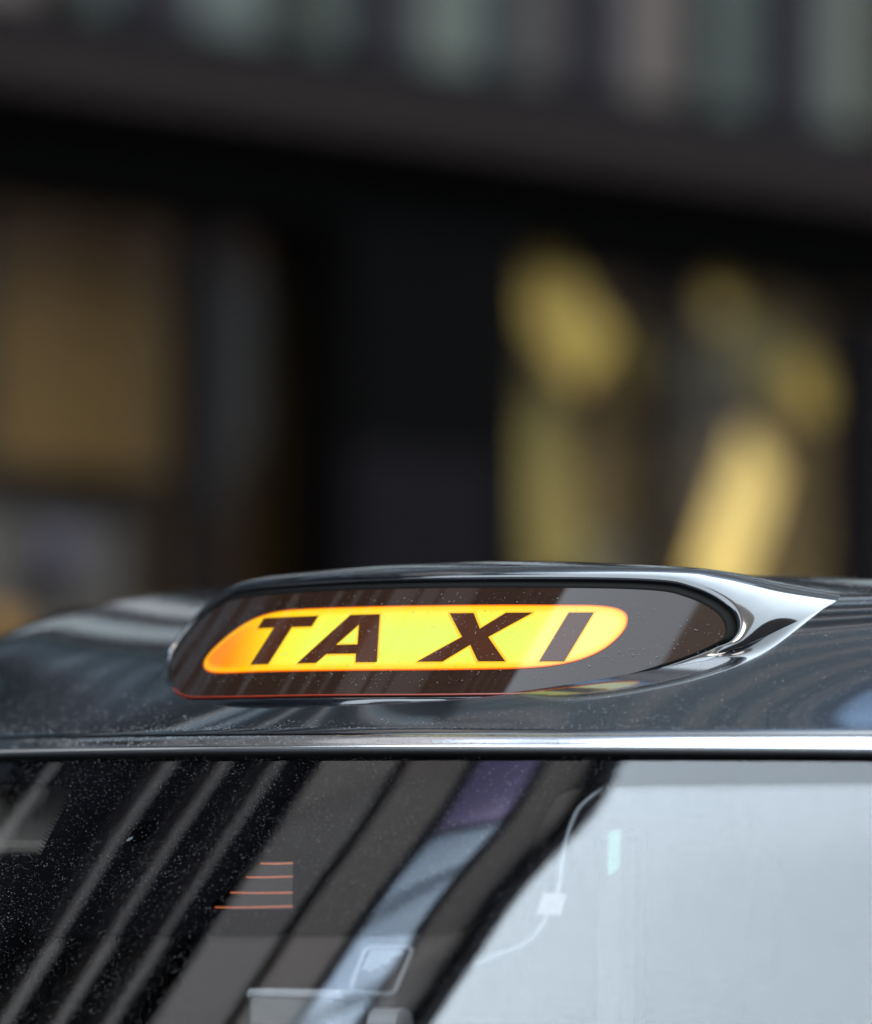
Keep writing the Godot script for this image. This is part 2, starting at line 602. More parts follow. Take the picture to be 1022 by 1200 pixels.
func extrude_z(poly: PackedVector2Array, z0: float, z1: float) -> ArrayMesh:
	var st := SurfaceTool.new()
	st.begin(Mesh.PRIMITIVE_TRIANGLES)
	st.set_smooth_group(-1)
	var n := poly.size()
	var mid := Vector2.ZERO
	for q in poly:
		mid += q / n
	for k in n:
		var a := poly[k]
		var b := poly[(k + 1) % n]
		var v := [Vector3(a.x, a.y, z0), Vector3(b.x, b.y, z0), Vector3(b.x, b.y, z1), Vector3(a.x, a.y, z1)]
		var nn: Vector3 = (v[1] - v[0]).cross(v[2] - v[0])
		var away := (a + b) / 2.0 - mid
		for t in ([0, 2, 1, 0, 3, 2] if nn.dot(Vector3(away.x, away.y, 0)) > 0.0 else [0, 1, 2, 0, 2, 3]):
			st.add_vertex(v[t])
	var tri := Geometry2D.triangulate_polygon(poly)
	for e in [z0, z1]:
		for k in range(0, tri.size(), 3):
			for t in 3:
				var q := poly[tri[k + t]]
				st.add_vertex(Vector3(q.x, q.y, e))
	st.generate_normals()
	return st.commit()

func terrace_opposite() -> void:
	var b := thing("brick_building", "brown brick building across the street, seen only as a reflection", "building", Vector3(16.0, 0, 0))
	put("wall", box(Vector3(6, 10, 150)), M.brick, b, Vector3(0, 5.0, -45))
	put("parapet", box(Vector3(0.4, 0.5, 150)), M.kerb, b, Vector3(-2.9, 10.25, -45))
	for row in 3:
		for k in 30:
			var w := put("window", box(Vector3(0.1, 1.7, 1.1)), M.teal_glass, b, Vector3(-3.0, 2.4 + row * 3.0, -80.0 + k * 3.2))
			put("sill", box(Vector3(0.2, 0.1, 1.3)), M.kerb, w, Vector3(-0.08, -0.9, 0))

# ------------------------------------------------------------------ what stands in the shop windows
func sphere(r: float, seg := 28) -> SphereMesh:
	var s := SphereMesh.new()
	s.radius = r
	s.height = r * 2
	s.radial_segments = seg
	s.rings = 14
	return s

func hung(called: String, label: String, category: String, group: String, at: Vector3, mesh: Mesh, m: Material, turn: Vector3, part: String) -> void:
	var t := thing(called, label, category, at, group)
	put(part, mesh, m, t, Vector3.ZERO, turn)
	var top := 3.7 - at.y
	var cord := CylinderMesh.new()
	cord.top_radius = 0.003
	cord.bottom_radius = 0.003
	cord.height = top
	put("cord", cord, M.black, t, Vector3(-0.01, top / 2.0, 0))

func shop_things() -> void:
	var x := WALL_X - 0.13
	var g := "gold ornaments in the shop window right of the pier"
	hung("gold_banner", "broad gold banner slanting down from the window's upper left corner", "ornament", g, Vector3(x, 3.36, -11.70), box(Vector3(0.02, 0.50, 0.26), 0.008), M.gold, Vector3(deg_to_rad(40), deg_to_rad(-4), deg_to_rad(7)), "panel")
	hung("gold_bauble", "dull gold bauble hanging low beside the banner's lower end", "ornament", g, Vector3(x - 0.2, 3.22, -12.36), sphere(0.15), M.gold, Vector3.ZERO, "ball")
	hung("gold_disc", "bright round gold disc hanging high beside the dark mullion", "ornament", g, Vector3(x, 3.43, -12.52), cyl(0.075, 0.02), M.gold, Vector3(0, deg_to_rad(-4), deg_to_rad(7 - 90)), "disc")
	hung("gold_disc", "gold disc hanging above the upper end of the slanting bright slab", "ornament", g, Vector3(x, 3.18, -12.98), cyl(0.10, 0.02), M.gold, Vector3(0, deg_to_rad(-4), deg_to_rad(9 - 90)), "disc")
	hung("gold_banner", "bright gold slab leaning right beside the dark mullion", "ornament", g, Vector3(x, 2.74, -12.62), box(Vector3(0.02, 0.64, 0.22), 0.008), M.bright_gold, Vector3(deg_to_rad(-38), deg_to_rad(-4), deg_to_rad(12)), "panel")
	hung("olive_banner", "tall olive gold strip hanging beside the black pier", "ornament", g, Vector3(x - 0.10, 2.95, -11.76), box(Vector3(0.02, 0.85, 0.26), 0.008), M.old_gold, Vector3(deg_to_rad(6), 0, deg_to_rad(8)), "panel")
	hung("olive_banner", "small dim olive gold strip behind the bright round disc", "ornament", g, Vector3(x - 0.12, 3.34, -12.95), box(Vector3(0.02, 0.40, 0.40), 0.008), M.old_gold, Vector3(deg_to_rad(-25), 0, deg_to_rad(5)), "panel")
	hung("gold_bauble", "brownish gold bauble at the far right edge of the picture", "ornament", g, Vector3(x - 0.2, 3.44, -13.50), sphere(0.10), M.gold, Vector3.ZERO, "ball")
	var c3 := thing("brown_curtain", "dark brown curtain between the tan curtain and the black pier", "curtain", Vector3(x - 0.10, 2.2, -10.62))
	put("cloth", sheet(40, 4, func(u, v): return Vector3(0.025 * sin(u * 26.0), 1.4 * v, (u - 0.5) * 0.66)), M.brown_cloth, c3)
	put("rail", box(Vector3(0.03, 0.03, 0.56)), M.black, c3, Vector3(0, 1.42, 0))
	var bd := thing("folding_screen", "brown and gold screen standing behind the gold ornaments", "screen", Vector3(WALL_X - 0.53, 0.2, -12.6))
	put("panel", box(Vector3(0.04, 3.3, 2.6), 0.01), M.backdrop, bd, Vector3(0, 1.65, 0))
	put("foot", box(Vector3(0.3, 0.05, 2.4), 0.01), M.black, bd, Vector3(0, 0.0, 0))
	var d := thing("display_board", "grey brown display board standing low in the right shop window", "board", Vector3(x - 0.3, 0.2, -12.4))
	put("board", box(Vector3(0.04, 2.5, 0.45), 0.01), M.beige, d, Vector3(0, 1.25, 0))
	put("foot", box(Vector3(0.3, 0.04, 0.5), 0.01), M.black, d, Vector3(0, 0.0, 0))
	# left window
	var c := thing("tan_curtain", "tan curtain hanging in the left shop window", "curtain", Vector3(WALL_X - 0.42, 2.78, -9.98))
	put("cloth", sheet(60, 4, func(u, v): return Vector3(0.03 * sin(u * 40.0) * (0.7 + 0.3 * v), 0.85 * v, (u - 0.5) * 0.86)), M.tan, c)
	put("rail", box(Vector3(0.03, 0.03, 1.0)), M.black, c, Vector3(0, 0.87, 0))
	var c2 := thing("beige_curtain", "pale beige curtain at the left edge of the left shop window", "curtain", Vector3(WALL_X - 0.46, 2.78, -9.2))
	put("cloth", sheet(40, 4, func(u, v): return Vector3(0.03 * sin(u * 30.0) * (0.7 + 0.3 * v), 0.85 * v, (u - 0.5) * 0.6)), M.beige, c2)
	put("rail", box(Vector3(0.03, 0.03, 0.66)), M.black, c2, Vector3(0, 0.87, 0))
	var s := thing("grey_cabinet", "grey cabinet behind glass below the dark transom", "cabinet", Vector3(WALL_X - 0.5, 0.2, -9.65))
	put("body", box(Vector3(0.3, 2.34, 0.86), 0.02), M.grey_panel, s, Vector3(0, 1.27, 0))
	put("top", box(Vector3(0.34, 0.04, 0.9), 0.008), M.black, s, Vector3(0, 2.46, 0))
	var l := thing("globe_lamp", "dark blue globe lamp in front of the grey cabinet", "lamp", Vector3(WALL_X - 0.27, 0.2, -9.68))
	put("globe", sphere(0.085), mat(Color(0.012, 0.012, 0.03), 0.5), l, Vector3(0, 2.32, 0))
	put("stem", box(Vector3(0.02, 2.24, 0.02)), M.black, l, Vector3(0, 1.12, 0))
	put("foot", box(Vector3(0.12, 0.03, 0.12), 0.008), M.black, l, Vector3(0, 0.0, 0))
	var a := thing("amber_vase", "amber vase low at the left edge of the left shop window", "vase", Vector3(WALL_X - 0.28, 0.2, -9.46))
	put("vase", lathe([[0.0, 0.0], [0.08, 0.0], [0.06, 0.9], [0.08, 1.6], [0.09, 1.9], [0.05, 2.06], [0.06, 2.15], [0.055, 2.15], [0.04, 2.06], [0.0, 2.0]]), M.amber, a)
	var w := thing("wood_post", "brown wooden post between the grey cabinet and the black pier", "post", Vector3(WALL_X - 0.45, 0.2, -10.42))
	put("shaft", box(Vector3(0.12, 2.55, 0.1), 0.01), M.tan, w, Vector3(0, 1.27, 0))
	put("cap", box(Vector3(0.16, 0.04, 0.14), 0.01), M.black, w, Vector3(0, 2.57, 0))

func lathe(profile: Array, seg := 28) -> ArrayMesh:
	var n := profile.size() - 1
	return sheet(seg, n, func(u, v):
		var p = profile[int(round(v * n))]
		return Vector3(p[0] * cos(u * TAU), p[1], p[0] * sin(u * TAU)), true, true)

# ------------------------------------------------------------------ the taxi
func taxi() -> void:
	var t := thing("taxi", "glossy black taxi with a lit yellow TAXI sign on its roof", "taxi")
	taxi_body(t)
	taxi_roof(t)
	taxi_windscreen(t)
	taxi_interior(t)
	roof_sign(t)
	dust(t)

func taxi_roof(t: Node3D) -> void:
	var edge := 0.0028
	put("roof", sheet(150, 220, func(u, v):
		var x: float = (u * 2.0 - 1.0) * 0.72
		var e := roof_edge(x)
		if v < 0.05:
			var a: float = v / 0.05 * PI / 2.0      # the rolled front edge
			return Vector3(x, e.y - edge + edge * sin(a) * 0.9, e.z + edge * cos(a) - edge * 0.3)
		var w: float = (v - 0.05) / 0.95
		var d: float = 0.0018 + (w * 0.35 + w * w * 0.65) * 2.5
		return Vector3(x, roof_height(x, e.z - d), e.z - d)), M.paint, t)
	var strip := func(profile: Array, x1: float) -> ArrayMesh:
		var n := profile.size() - 1
		return sheet(120, n, func(u, v):
			var x: float = (u * 2.0 - 1.0) * x1
			var e := roof_edge(x)
			var p = profile[int(round(v * n))]
			return Vector3(x, e.y + p[1], e.z + p[0]))
	# chrome: a broad sloping face, a raised bead, a fall to the grained strip
	var prof := [[0.0045, -0.012], [0.0045, -0.0034]]
	for k in 7:
		var w := k / 6.0
		prof.append([0.0045 + 0.0105 * w, -0.0034 - 0.0074 * (0.3 * w + 0.7 * w * w)])
	for k in 9:
		var a := -0.6 + k / 8.0 * 2.4
		prof.append([0.0176 + 0.0019 * sin(a), -0.0124 + 0.0017 * cos(a)])
	prof.append([0.0186, -0.0156])
	put("windscreen_trim", strip.call(prof, 0.68), M.chrome, t)
	put("roof_gap_seal", strip.call([[-0.002, -0.002], [0.0010, -0.0026], [0.0030, -0.0044], [0.0048, -0.0040], [0.0056, -0.006]], 0.68), M.rubber, t)
	put("trim_underside", strip.call([[0.0178, -0.0140], [0.0198, -0.0144], [0.0202, -0.0164], [0.0184, -0.0172]], 0.68), M.grained, t)
	put("windscreen_seal", strip.call([[0.006, -0.0146], [0.0196, -0.0166], [0.0208, -0.0172], [0.0210, -0.0182], [0.0196, -0.0196], [0.0040, -0.0290]], 0.68), M.rubber, t)

func taxi_windscreen(t: Node3D) -> void:
	var w := put("windscreen", sheet(120, 80, func(u, v): return glass_at((u * 2.0 - 1.0) * 0.68, -0.012 + v * 0.76), true), M.glass, t)
	put("inner_face", sheet(120, 80, func(u, v): return glass_at((u * 2.0 - 1.0) * 0.68, -0.012 + v * 0.76, 0.0052), true), M.glass, w)
	# black printed border with its drop behind the mirror, and the clear camera window in it
	var outline := PackedVector2Array()
	for q in [Vector2(-0.68, -0.012), Vector2(0.68, -0.012), Vector2(0.68, 0.022), Vector2(0.52, 0.026), Vector2(0.318, 0.032)]:
		outline.append(q)
	for q in spline([Vector2(0.318, 0.032), Vector2(0.294, 0.033), Vector2(0.280, 0.038), Vector2(0.274, 0.052), Vector2(0.283, 0.1), Vector2(0.292, 0.145), Vector2(0.288, 0.175), Vector2(0.283, 0.199), Vector2(0.268, 0.207), Vector2(0.18, 0.211), Vector2(0.021, 0.215), Vector2(-0.115, 0.2195), Vector2(-0.143, 0.210), Vector2(-0.168, 0.185), Vector2(-0.197, 0.127), Vector2(-0.212, 0.084), Vector2(-0.224, 0.045), Vector2(-0.24, 0.034), Vector2(-0.27, 0.033)], 5, false).slice(1):
		outline.append(q)
	outline.append(Vector2(-0.5, 0.027))
	outline.append(Vector2(-0.68, 0.022))
	var hole := PackedVector2Array([Vector2(0.047, 0.126), Vector2(0.0815, 0.125), Vector2(0.117, 0.183), Vector2(0.036, 0.185)])
	var border := Vector2(0.0, 0.0)
	# cut the hole by splitting the print left and right of the line through it
	var left := PackedVector2Array([Vector2(-1, -1), Vector2(0.07, -1), Vector2(0.07, 1), Vector2(-1, 1)])
	var right := PackedVector2Array([Vector2(0.07, -1), Vector2(1, -1), Vector2(1, 1), Vector2(0.07, 1)])
	for half in [left, right]:
		for piece in Geometry2D.intersect_polygons(outline, half):
			for cut in Geometry2D.clip_polygons(piece, hole):
				put("black_border", on_glass(cut, 0.0042, 0.0002), M.frit, w)
	# the rows of dots along its edge
	var dots := []
	for k in outline.size():
		var a := outline[k]
		var b := outline[(k + 1) % outline.size()]
		if a.y < 0.02 and b.y < 0.02:
			continue
		var n := (b - a).orthogonal().normalized()
		if Geometry2D.is_point_in_polygon((a + b) / 2.0 + n * 0.003, outline):
			n = -n
		var count := int(a.distance_to(b) / 0.0036)
		for s in count:
			for row in 3:
				var q := a.lerp(b, (s + 0.5 * (row % 2)) / maxf(count, 1)) + n * (0.0014 + row * 0.0026)
				if q.x > -0.5 and q.x < 0.62:
					dots.append([q, 0.0012 - row * 0.00026])
	var disc := disc_mesh()
	var mm := MultiMesh.new()
	mm.transform_format = MultiMesh.TRANSFORM_3D
	mm.mesh = disc
	mm.instance_count = dots.size()
	for k in dots.size():
		var q: Vector2 = dots[k][0]
		mm.set_instance_transform(k, seated(glass_at(q.x, q.y, 0.0042), glass_normal(q.x, q.y), dots[k][1]))
	stuff("border_dots", mm, M.frit, w)
	for q in [[0.051, 0.128, 0.0825, 0.127], [0.0475, 0.1445, 0.0925, 0.143], [0.0435, 0.163, 0.104, 0.162], [0.0395, 0.1805, 0.1135, 0.178]]:
		var path := PackedVector3Array()
		for s in 9:
			path.append(glass_at(lerpf(q[0], q[2], s / 8.0), lerpf(q[1], q[3], s / 8.0) + 0.0006 * sin(s / 8.0 * PI), 0.006))
		put("heating_wire", tube(path, 0.0006, 6), M.wire, w)
	# rain sensor, paper sticker, green strip, cable, tag holder
	put("rain_sensor", lathe_on(glass_at(-0.100, 0.0935, 0.002), glass_normal(-0.1, 0.0935), [[0.0145, 0.003], [0.0140, 0.0015], [0.011, 0.0008], [0.006, 0.0005], [0.0, 0.0004]]), M.sensor, w)
	put("sensor_bracket", on_glass(PackedVector2Array([Vector2(-0.105, 0.1035), Vector2(-0.1015, 0.1015), Vector2(-0.100, 0.1045), Vector2(-0.1025, 0.1075), Vector2(-0.105, 0.107)]), 0.0015, 0.0003), M.foil, w)
	put("sticker", on_glass(PackedVector2Array([Vector2(0.3195, 0.158), Vector2(0.3395, 0.1595), Vector2(0.3465, 0.1845), Vector2(0.327, 0.183)]), 0.006, 0.0003), M.white, w)
	put("tape", on_glass(PackedVector2Array([Vector2(0.337, 0.087), Vector2(0.3405, 0.0855), Vector2(0.345, 0.083), Vector2(0.366, 0.128), Vector2(0.364, 0.134), Vector2(0.361, 0.137)]), 0.006, 0.0003), M.green, w)
	var cable := PackedVector3Array()
	for q in spline([Vector2(0.305, 0.028), Vector2(0.297, 0.052), Vector2(0.299, 0.071), Vector2(0.306, 0.095), Vector2(0.315, 0.119), Vector2(0.329, 0.154), Vector2(0.336, 0.193), Vector2(0.332, 0.215), Vector2(0.318, 0.227), Vector2(0.304, 0.239)], 6, false):
		cable.append(glass_at(q.x, q.y, 0.0085))
	put("cable", tube(cable, 0.0021, 8), M.cable, w)
	var rim := PackedVector3Array()
	var corner := [Vector2(0.205, 0.222), Vector2(0.245, 0.221), Vector2(0.257, 0.274), Vector2(0.218, 0.272)]
	for k in 4:
		for s in 7:
			var a: Vector2 = corner[k]
			var before: Vector2 = a + (corner[(k + 3) % 4] - a).normalized() * 0.006
			var after: Vector2 = a + (corner[(k + 1) % 4] - a).normalized() * 0.006
			var q := before.lerp(a, s / 6.0).lerp(a.lerp(after, s / 6.0), s / 6.0)
			rim.append(glass_at(q.x, q.y, 0.0075))
	put("tag_holder", tube(rim, 0.0014, 8, true), M.plastic, w)
	put("tag_foil", on_glass(PackedVector2Array([Vector2(0.211, 0.225), Vector2(0.238, 0.2245), Vector2(0.240, 0.229), Vector2(0.233, 0.235), Vector2(0.235, 0.239), Vector2(0.229, 0.242), Vector2(0.231, 0.247), Vector2(0.225, 0.246), Vector2(0.224, 0.252), Vector2(0.219, 0.247), Vector2(0.216, 0.249), Vector2(0.213, 0.236)]), 0.007, 0.0003), M.foil, w)

func lathe_on(at: Vector3, up: Vector3, profile: Array) -> ArrayMesh:
	var s := up.cross(Vector3.FORWARD).normalized()
	var r := s.cross(up)
	var n := profile.size() - 1
	return sheet(24, n, func(u, v):
		var p = profile[int(round(v * n))]
		return at + (s * cos(u * TAU) + r * sin(u * TAU)) * p[0] - up * p[1], false, true)

func disc_mesh() -> ArrayMesh:
	# a low dome of unit radius, seven sided
	return sheet(7, 2, func(u, v):
		var r := [1.0, 0.7, 0.0][int(round(v * 2))] as float
		var y := [0.0, 0.22, 0.34][int(round(v * 2))] as float
		return Vector3(r * cos(u * TAU), y, r * sin(u * TAU)), true, true)

func seated(at: Vector3, up: Vector3, size: float, turn := 0.0) -> Transform3D:
	var s := up.cross(Vector3(0.3, 0.1, 1).normalized()).normalized()
	var b := Basis(s, up, s.cross(up)).rotated(up, turn)
	return Transform3D(b.scaled_local(Vector3.ONE * size), at)

func stuff(called: String, mm: MultiMesh, m: Material, parent: Node) -> void:
	var o := MultiMeshInstance3D.new()
	o.name = called
	o.multimesh = mm
	o.material_override = m
	o.set_meta("kind", "stuff")
	parent.add_child(o, true)

func taxi_interior(t: Node3D) -> void:
	put("dashboard", sheet(40, 12, func(u, v): return Vector3((u * 2 - 1) * 0.68, 1.13 + 0.10 * sin(v * PI), 0.62 - v * 0.5 - 0.2 * pow(u * 2 - 1, 2))), M.cabin, t)
	var seat := put("driver_seat", box(Vector3(0.5, 0.62, 0.14), 0.04), M.seat, t, Vector3(-0.36, 1.2, -0.75), Vector3(-0.2, 0, 0))
	put("headrest", box(Vector3(0.26, 0.18, 0.1), 0.03), M.seat, seat, Vector3(0, 0.42, 0))
	var wheel := put("steering_wheel", torus(0.17, 0.2), M.cabin, t, Vector3(-0.36, 1.18, 0.02), Vector3(deg_to_rad(62), 0, 0))
	put("hub", box(Vector3(0.34, 0.03, 0.08), 0.01), M.cabin, wheel)
	put("partition", box(Vector3(1.4, 0.75, 0.03)), M.cabin, t, Vector3(0, 1.45, -1.05))
	put("headliner", sheet(30, 40, func(u, v):
		var x: float = (u * 2 - 1) * 0.66
		var z: float = roof_edge(x).z - 0.03 - v * 2.3
		return Vector3(x, roof_height(x, z) - 0.03, z)), M.cabin, t)
	put("partition_post", box(Vector3(0.038, 0.58, 0.03), 0.008), M.pale_trim, t, Vector3(0.015, 1.40, -0.31))
	put("sun_visor", box(Vector3(0.36, 0.014, 0.14), 0.005), M.visor, t, Vector3(-0.40, 1.70, -0.02), Vector3(deg_to_rad(28), 0, 0))
	var d := put("dash_camera", box(Vector3(0.086, 0.058, 0.04), 0.006), M.device, t, Vector3(0.138, 1.531, 0.238), Vector3(0, deg_to_rad(7), 0))
	put("top_cover", box(Vector3(0.087, 0.009, 0.041), 0.003), M.device_top, d, Vector3(0, 0.0265, 0.0))
	put("lens_ring", torus(0.015, 0.019), M.plastic, d, Vector3(0.014, -0.014, 0.021), Vector3(PI / 2, 0, 0))
	var stem := CylinderMesh.new()
	stem.top_radius = 0.012
	stem.bottom_radius = 0.012
	stem.height = 0.026
	put("mount", stem, M.device_top, d, Vector3(0.076, 0.006, 0.0), Vector3(0, 0, PI / 2))

func torus(a: float, b: float) -> TorusMesh:
	var m := TorusMesh.new()
	m.inner_radius = a
	m.outer_radius = b
	return m

func taxi_body(t: Node3D) -> void:
	# lower body with bonnet: a closed loft along z
	var st := [[1.72, 0.62, 0.42, 0.78], [1.66, 0.78, 0.34, 0.88], [1.45, 0.88, 0.30, 0.97], [1.0, 0.93, 0.28, 1.06], [0.55, 0.94, 0.28, 1.14], [-0.5, 0.94, 0.28, 1.10], [-2.2, 0.94, 0.28, 1.10], [-2.95, 0.92, 0.32, 1.08], [-3.12, 0.84, 0.40, 0.98], [-3.16, 0.6, 0.5, 0.8]]
	put("body", sheet(56, st.size() - 1, func(u, v):
		var s = st[int(round(v * (st.size() - 1)))]
		var a: float = u * TAU
		var c := cos(a)
		var d := sin(a)
		return Vector3(s[1] * signf(c) * pow(absf(c), 0.35), (s[2] + s[3]) / 2 + (s[3] - s[2]) / 2 * signf(d) * pow(absf(d), 0.35), s[0]), false, true), M.paint, t)
	for side in [-1.0, 1.0]:
		var pillar := PackedVector3Array()
		for k in 14:
			pillar.append(glass_at(0.69 * side, -0.012 + k / 13.0 * 0.78, 0.02))
		put("front_pillar", tube(pillar, 0.034), M.paint, t)
		put("side_window", sheet(8, 6, func(u, v): return Vector3(side * lerpf(0.90, 0.71, v), lerpf(1.06, roof_height(0.7, lerpf(-0.3, -2.5, u)) - 0.03, v), lerpf(lerpf(0.35, -0.16, v), -2.62, u))), M.black, t)
		for zc in [-0.95, -2.45]:
			put("door_pillar", tube(PackedVector3Array([Vector3(side * 0.91, 1.05, zc), Vector3(side * 0.73, 1.84, zc - 0.08)]), 0.045), M.paint, t)
		for zw in [1.05, -2.05]:
			var wh := put("wheel", cyl(0.33, 0.2), M.tyre, t, Vector3(side * 0.86, 0.33, zw), Vector3(0, 0, PI / 2))
			put("rim", cyl(0.21, 0.212), M.alloy, wh)
		put("headlight", sphere(0.11), M.lamp_glass, t, Vector3(side * 0.62, 0.74, 1.58))
		var mi := put("door_mirror", box(Vector3(0.2, 0.16, 0.1), 0.03), M.paint, t, Vector3(side * 1.04, 1.2, 0.22))
		put("arm", box(Vector3(0.12, 0.04, 0.04)), M.black, mi, Vector3(-side * 0.12, -0.06, 0))
	put("rear_window", sheet(8, 6, func(u, v): return Vector3((u * 2 - 1) * 0.72, lerpf(1.06, 1.86, v), lerpf(-2.98, -2.52, v))), M.black, t)
	put("grille", box(Vector3(0.7, 0.22, 0.05), 0.01), M.black, t, Vector3(0, 0.66, 1.71))

func cyl(r: float, h: float) -> CylinderMesh:
	var c := CylinderMesh.new()
	c.top_radius = r
	c.bottom_radius = r
	c.height = h
	c.radial_segments = 40
	return c

# ------------------------------------------------------------------ the roof sign
func lens_controls(grow := 0.0) -> Array:
	var half := [Vector2(0.12, -0.0455), Vector2(0.19, -0.0434), Vector2(0.231, -0.0332), Vector2(0.2625, -0.0198), Vector2(0.283, -0.0068), Vector2(0.2895, 0.004), Vector2(0.277, 0.0206), Vector2(0.249, 0.0344), Vector2(0.215, 0.0405), Vector2(0.12, 0.0425)]
	return ring(half, Vector2(0, -0.0455), Vector2(0, 0.043))

func ring(half: Array, first, last) -> Array:
	var out := [first]
	out.append_array(half)
	out.append(last)
	for k in range(half.size() - 1, -1, -1):
		var q = half[k]
		out.append(Vector2(-q.x, q.y))
	return out.map(func(q): return q + Vector2(SIGN_X, 0.0))

func lit_field() -> PackedVector2Array:
	# outline of the lit field in millimetres: a long capsule, fuller high at its right end and low at its left
	var p := PackedVector2Array()
	var mm := [Vector2(-100, -26.2), Vector2(-165, -26.0), Vector2(-193, -23.2), Vector2(-207, -17.0), Vector2(-209.5, -9.0), Vector2(-201, 2.0), Vector2(-184, 14.0), Vector2(-164, 21.5), Vector2(-135, 26.0), Vector2(-90, 27.2), Vector2(20, 27.4), Vector2(140, 27.0), Vector2(182, 26.0), Vector2(201, 20.8), Vector2(208, 10.0), Vector2(206.5, -2.0), Vector2(198.5, -13.0), Vector2(182, -21.0), Vector2(152, -25.4), Vector2(90, -26.6), Vector2(0, -26.6)]
	for q in spline(mm, 7, true):
		p.append(q * 0.001 + Vector2(-0.001, 0.0006))
	p.reverse()
	return p

func letters() -> Array:
	var s := 0.0006875
	var lo := -0.0192
	var hi := 0.0206
	var T := PackedVector2Array([Vector2(-222 * s, hi), Vector2(-114 * s, hi), Vector2(-114 * s, hi - 0.0085), Vector2(-151 * s, hi - 0.0085), Vector2(-151 * s, lo), Vector2(-186 * s, lo), Vector2(-186 * s, hi - 0.0085), Vector2(-222 * s, hi - 0.0085)])
	var X := PackedVector2Array([Vector2(84 * s, lo), Vector2(116 * s, lo), Vector2(138 * s, -0.0055), Vector2(160 * s, lo), Vector2(192 * s, lo), Vector2(154 * s, 0.0009), Vector2(189 * s, hi), Vector2(158 * s, hi), Vector2(138 * s, 0.0075), Vector2(118 * s, hi), Vector2(87 * s, hi), Vector2(122 * s, 0.0009)])
	var I := PackedVector2Array([Vector2(231 * s, lo), Vector2(258 * s, lo), Vector2(258 * s, hi), Vector2(231 * s, hi)])
	# A with a counter: one closed outline that runs in to the counter and back along a hairline
	var A := PackedVector2Array([Vector2(-97 * s, lo), Vector2(-66 * s, lo), Vector2(-58 * s, -0.0118), Vector2(-11 * s, -0.0118), Vector2(-3 * s, lo), Vector2(28 * s, lo), Vector2(-12 * s, hi), Vector2(-34.6 * s, hi), Vector2(-34.6 * s, 0.0125), Vector2(-17 * s, -0.0045), Vector2(-52 * s, -0.0045), Vector2(-35 * s, 0.0125), Vector2(-35 * s, hi), Vector2(-58 * s, hi)])
	return [["T", T], ["A", A], ["X", X], ["I", I]]

func away(q: Vector2, poly: PackedVector2Array) -> float:
	var best := INF
	for k in poly.size():
		var c := Geometry2D.get_closest_point_to_segment(q, poly[k], poly[(k + 1) % poly.size()])
		best = minf(best, q.distance_squared_to(c))
	return sqrt(best)

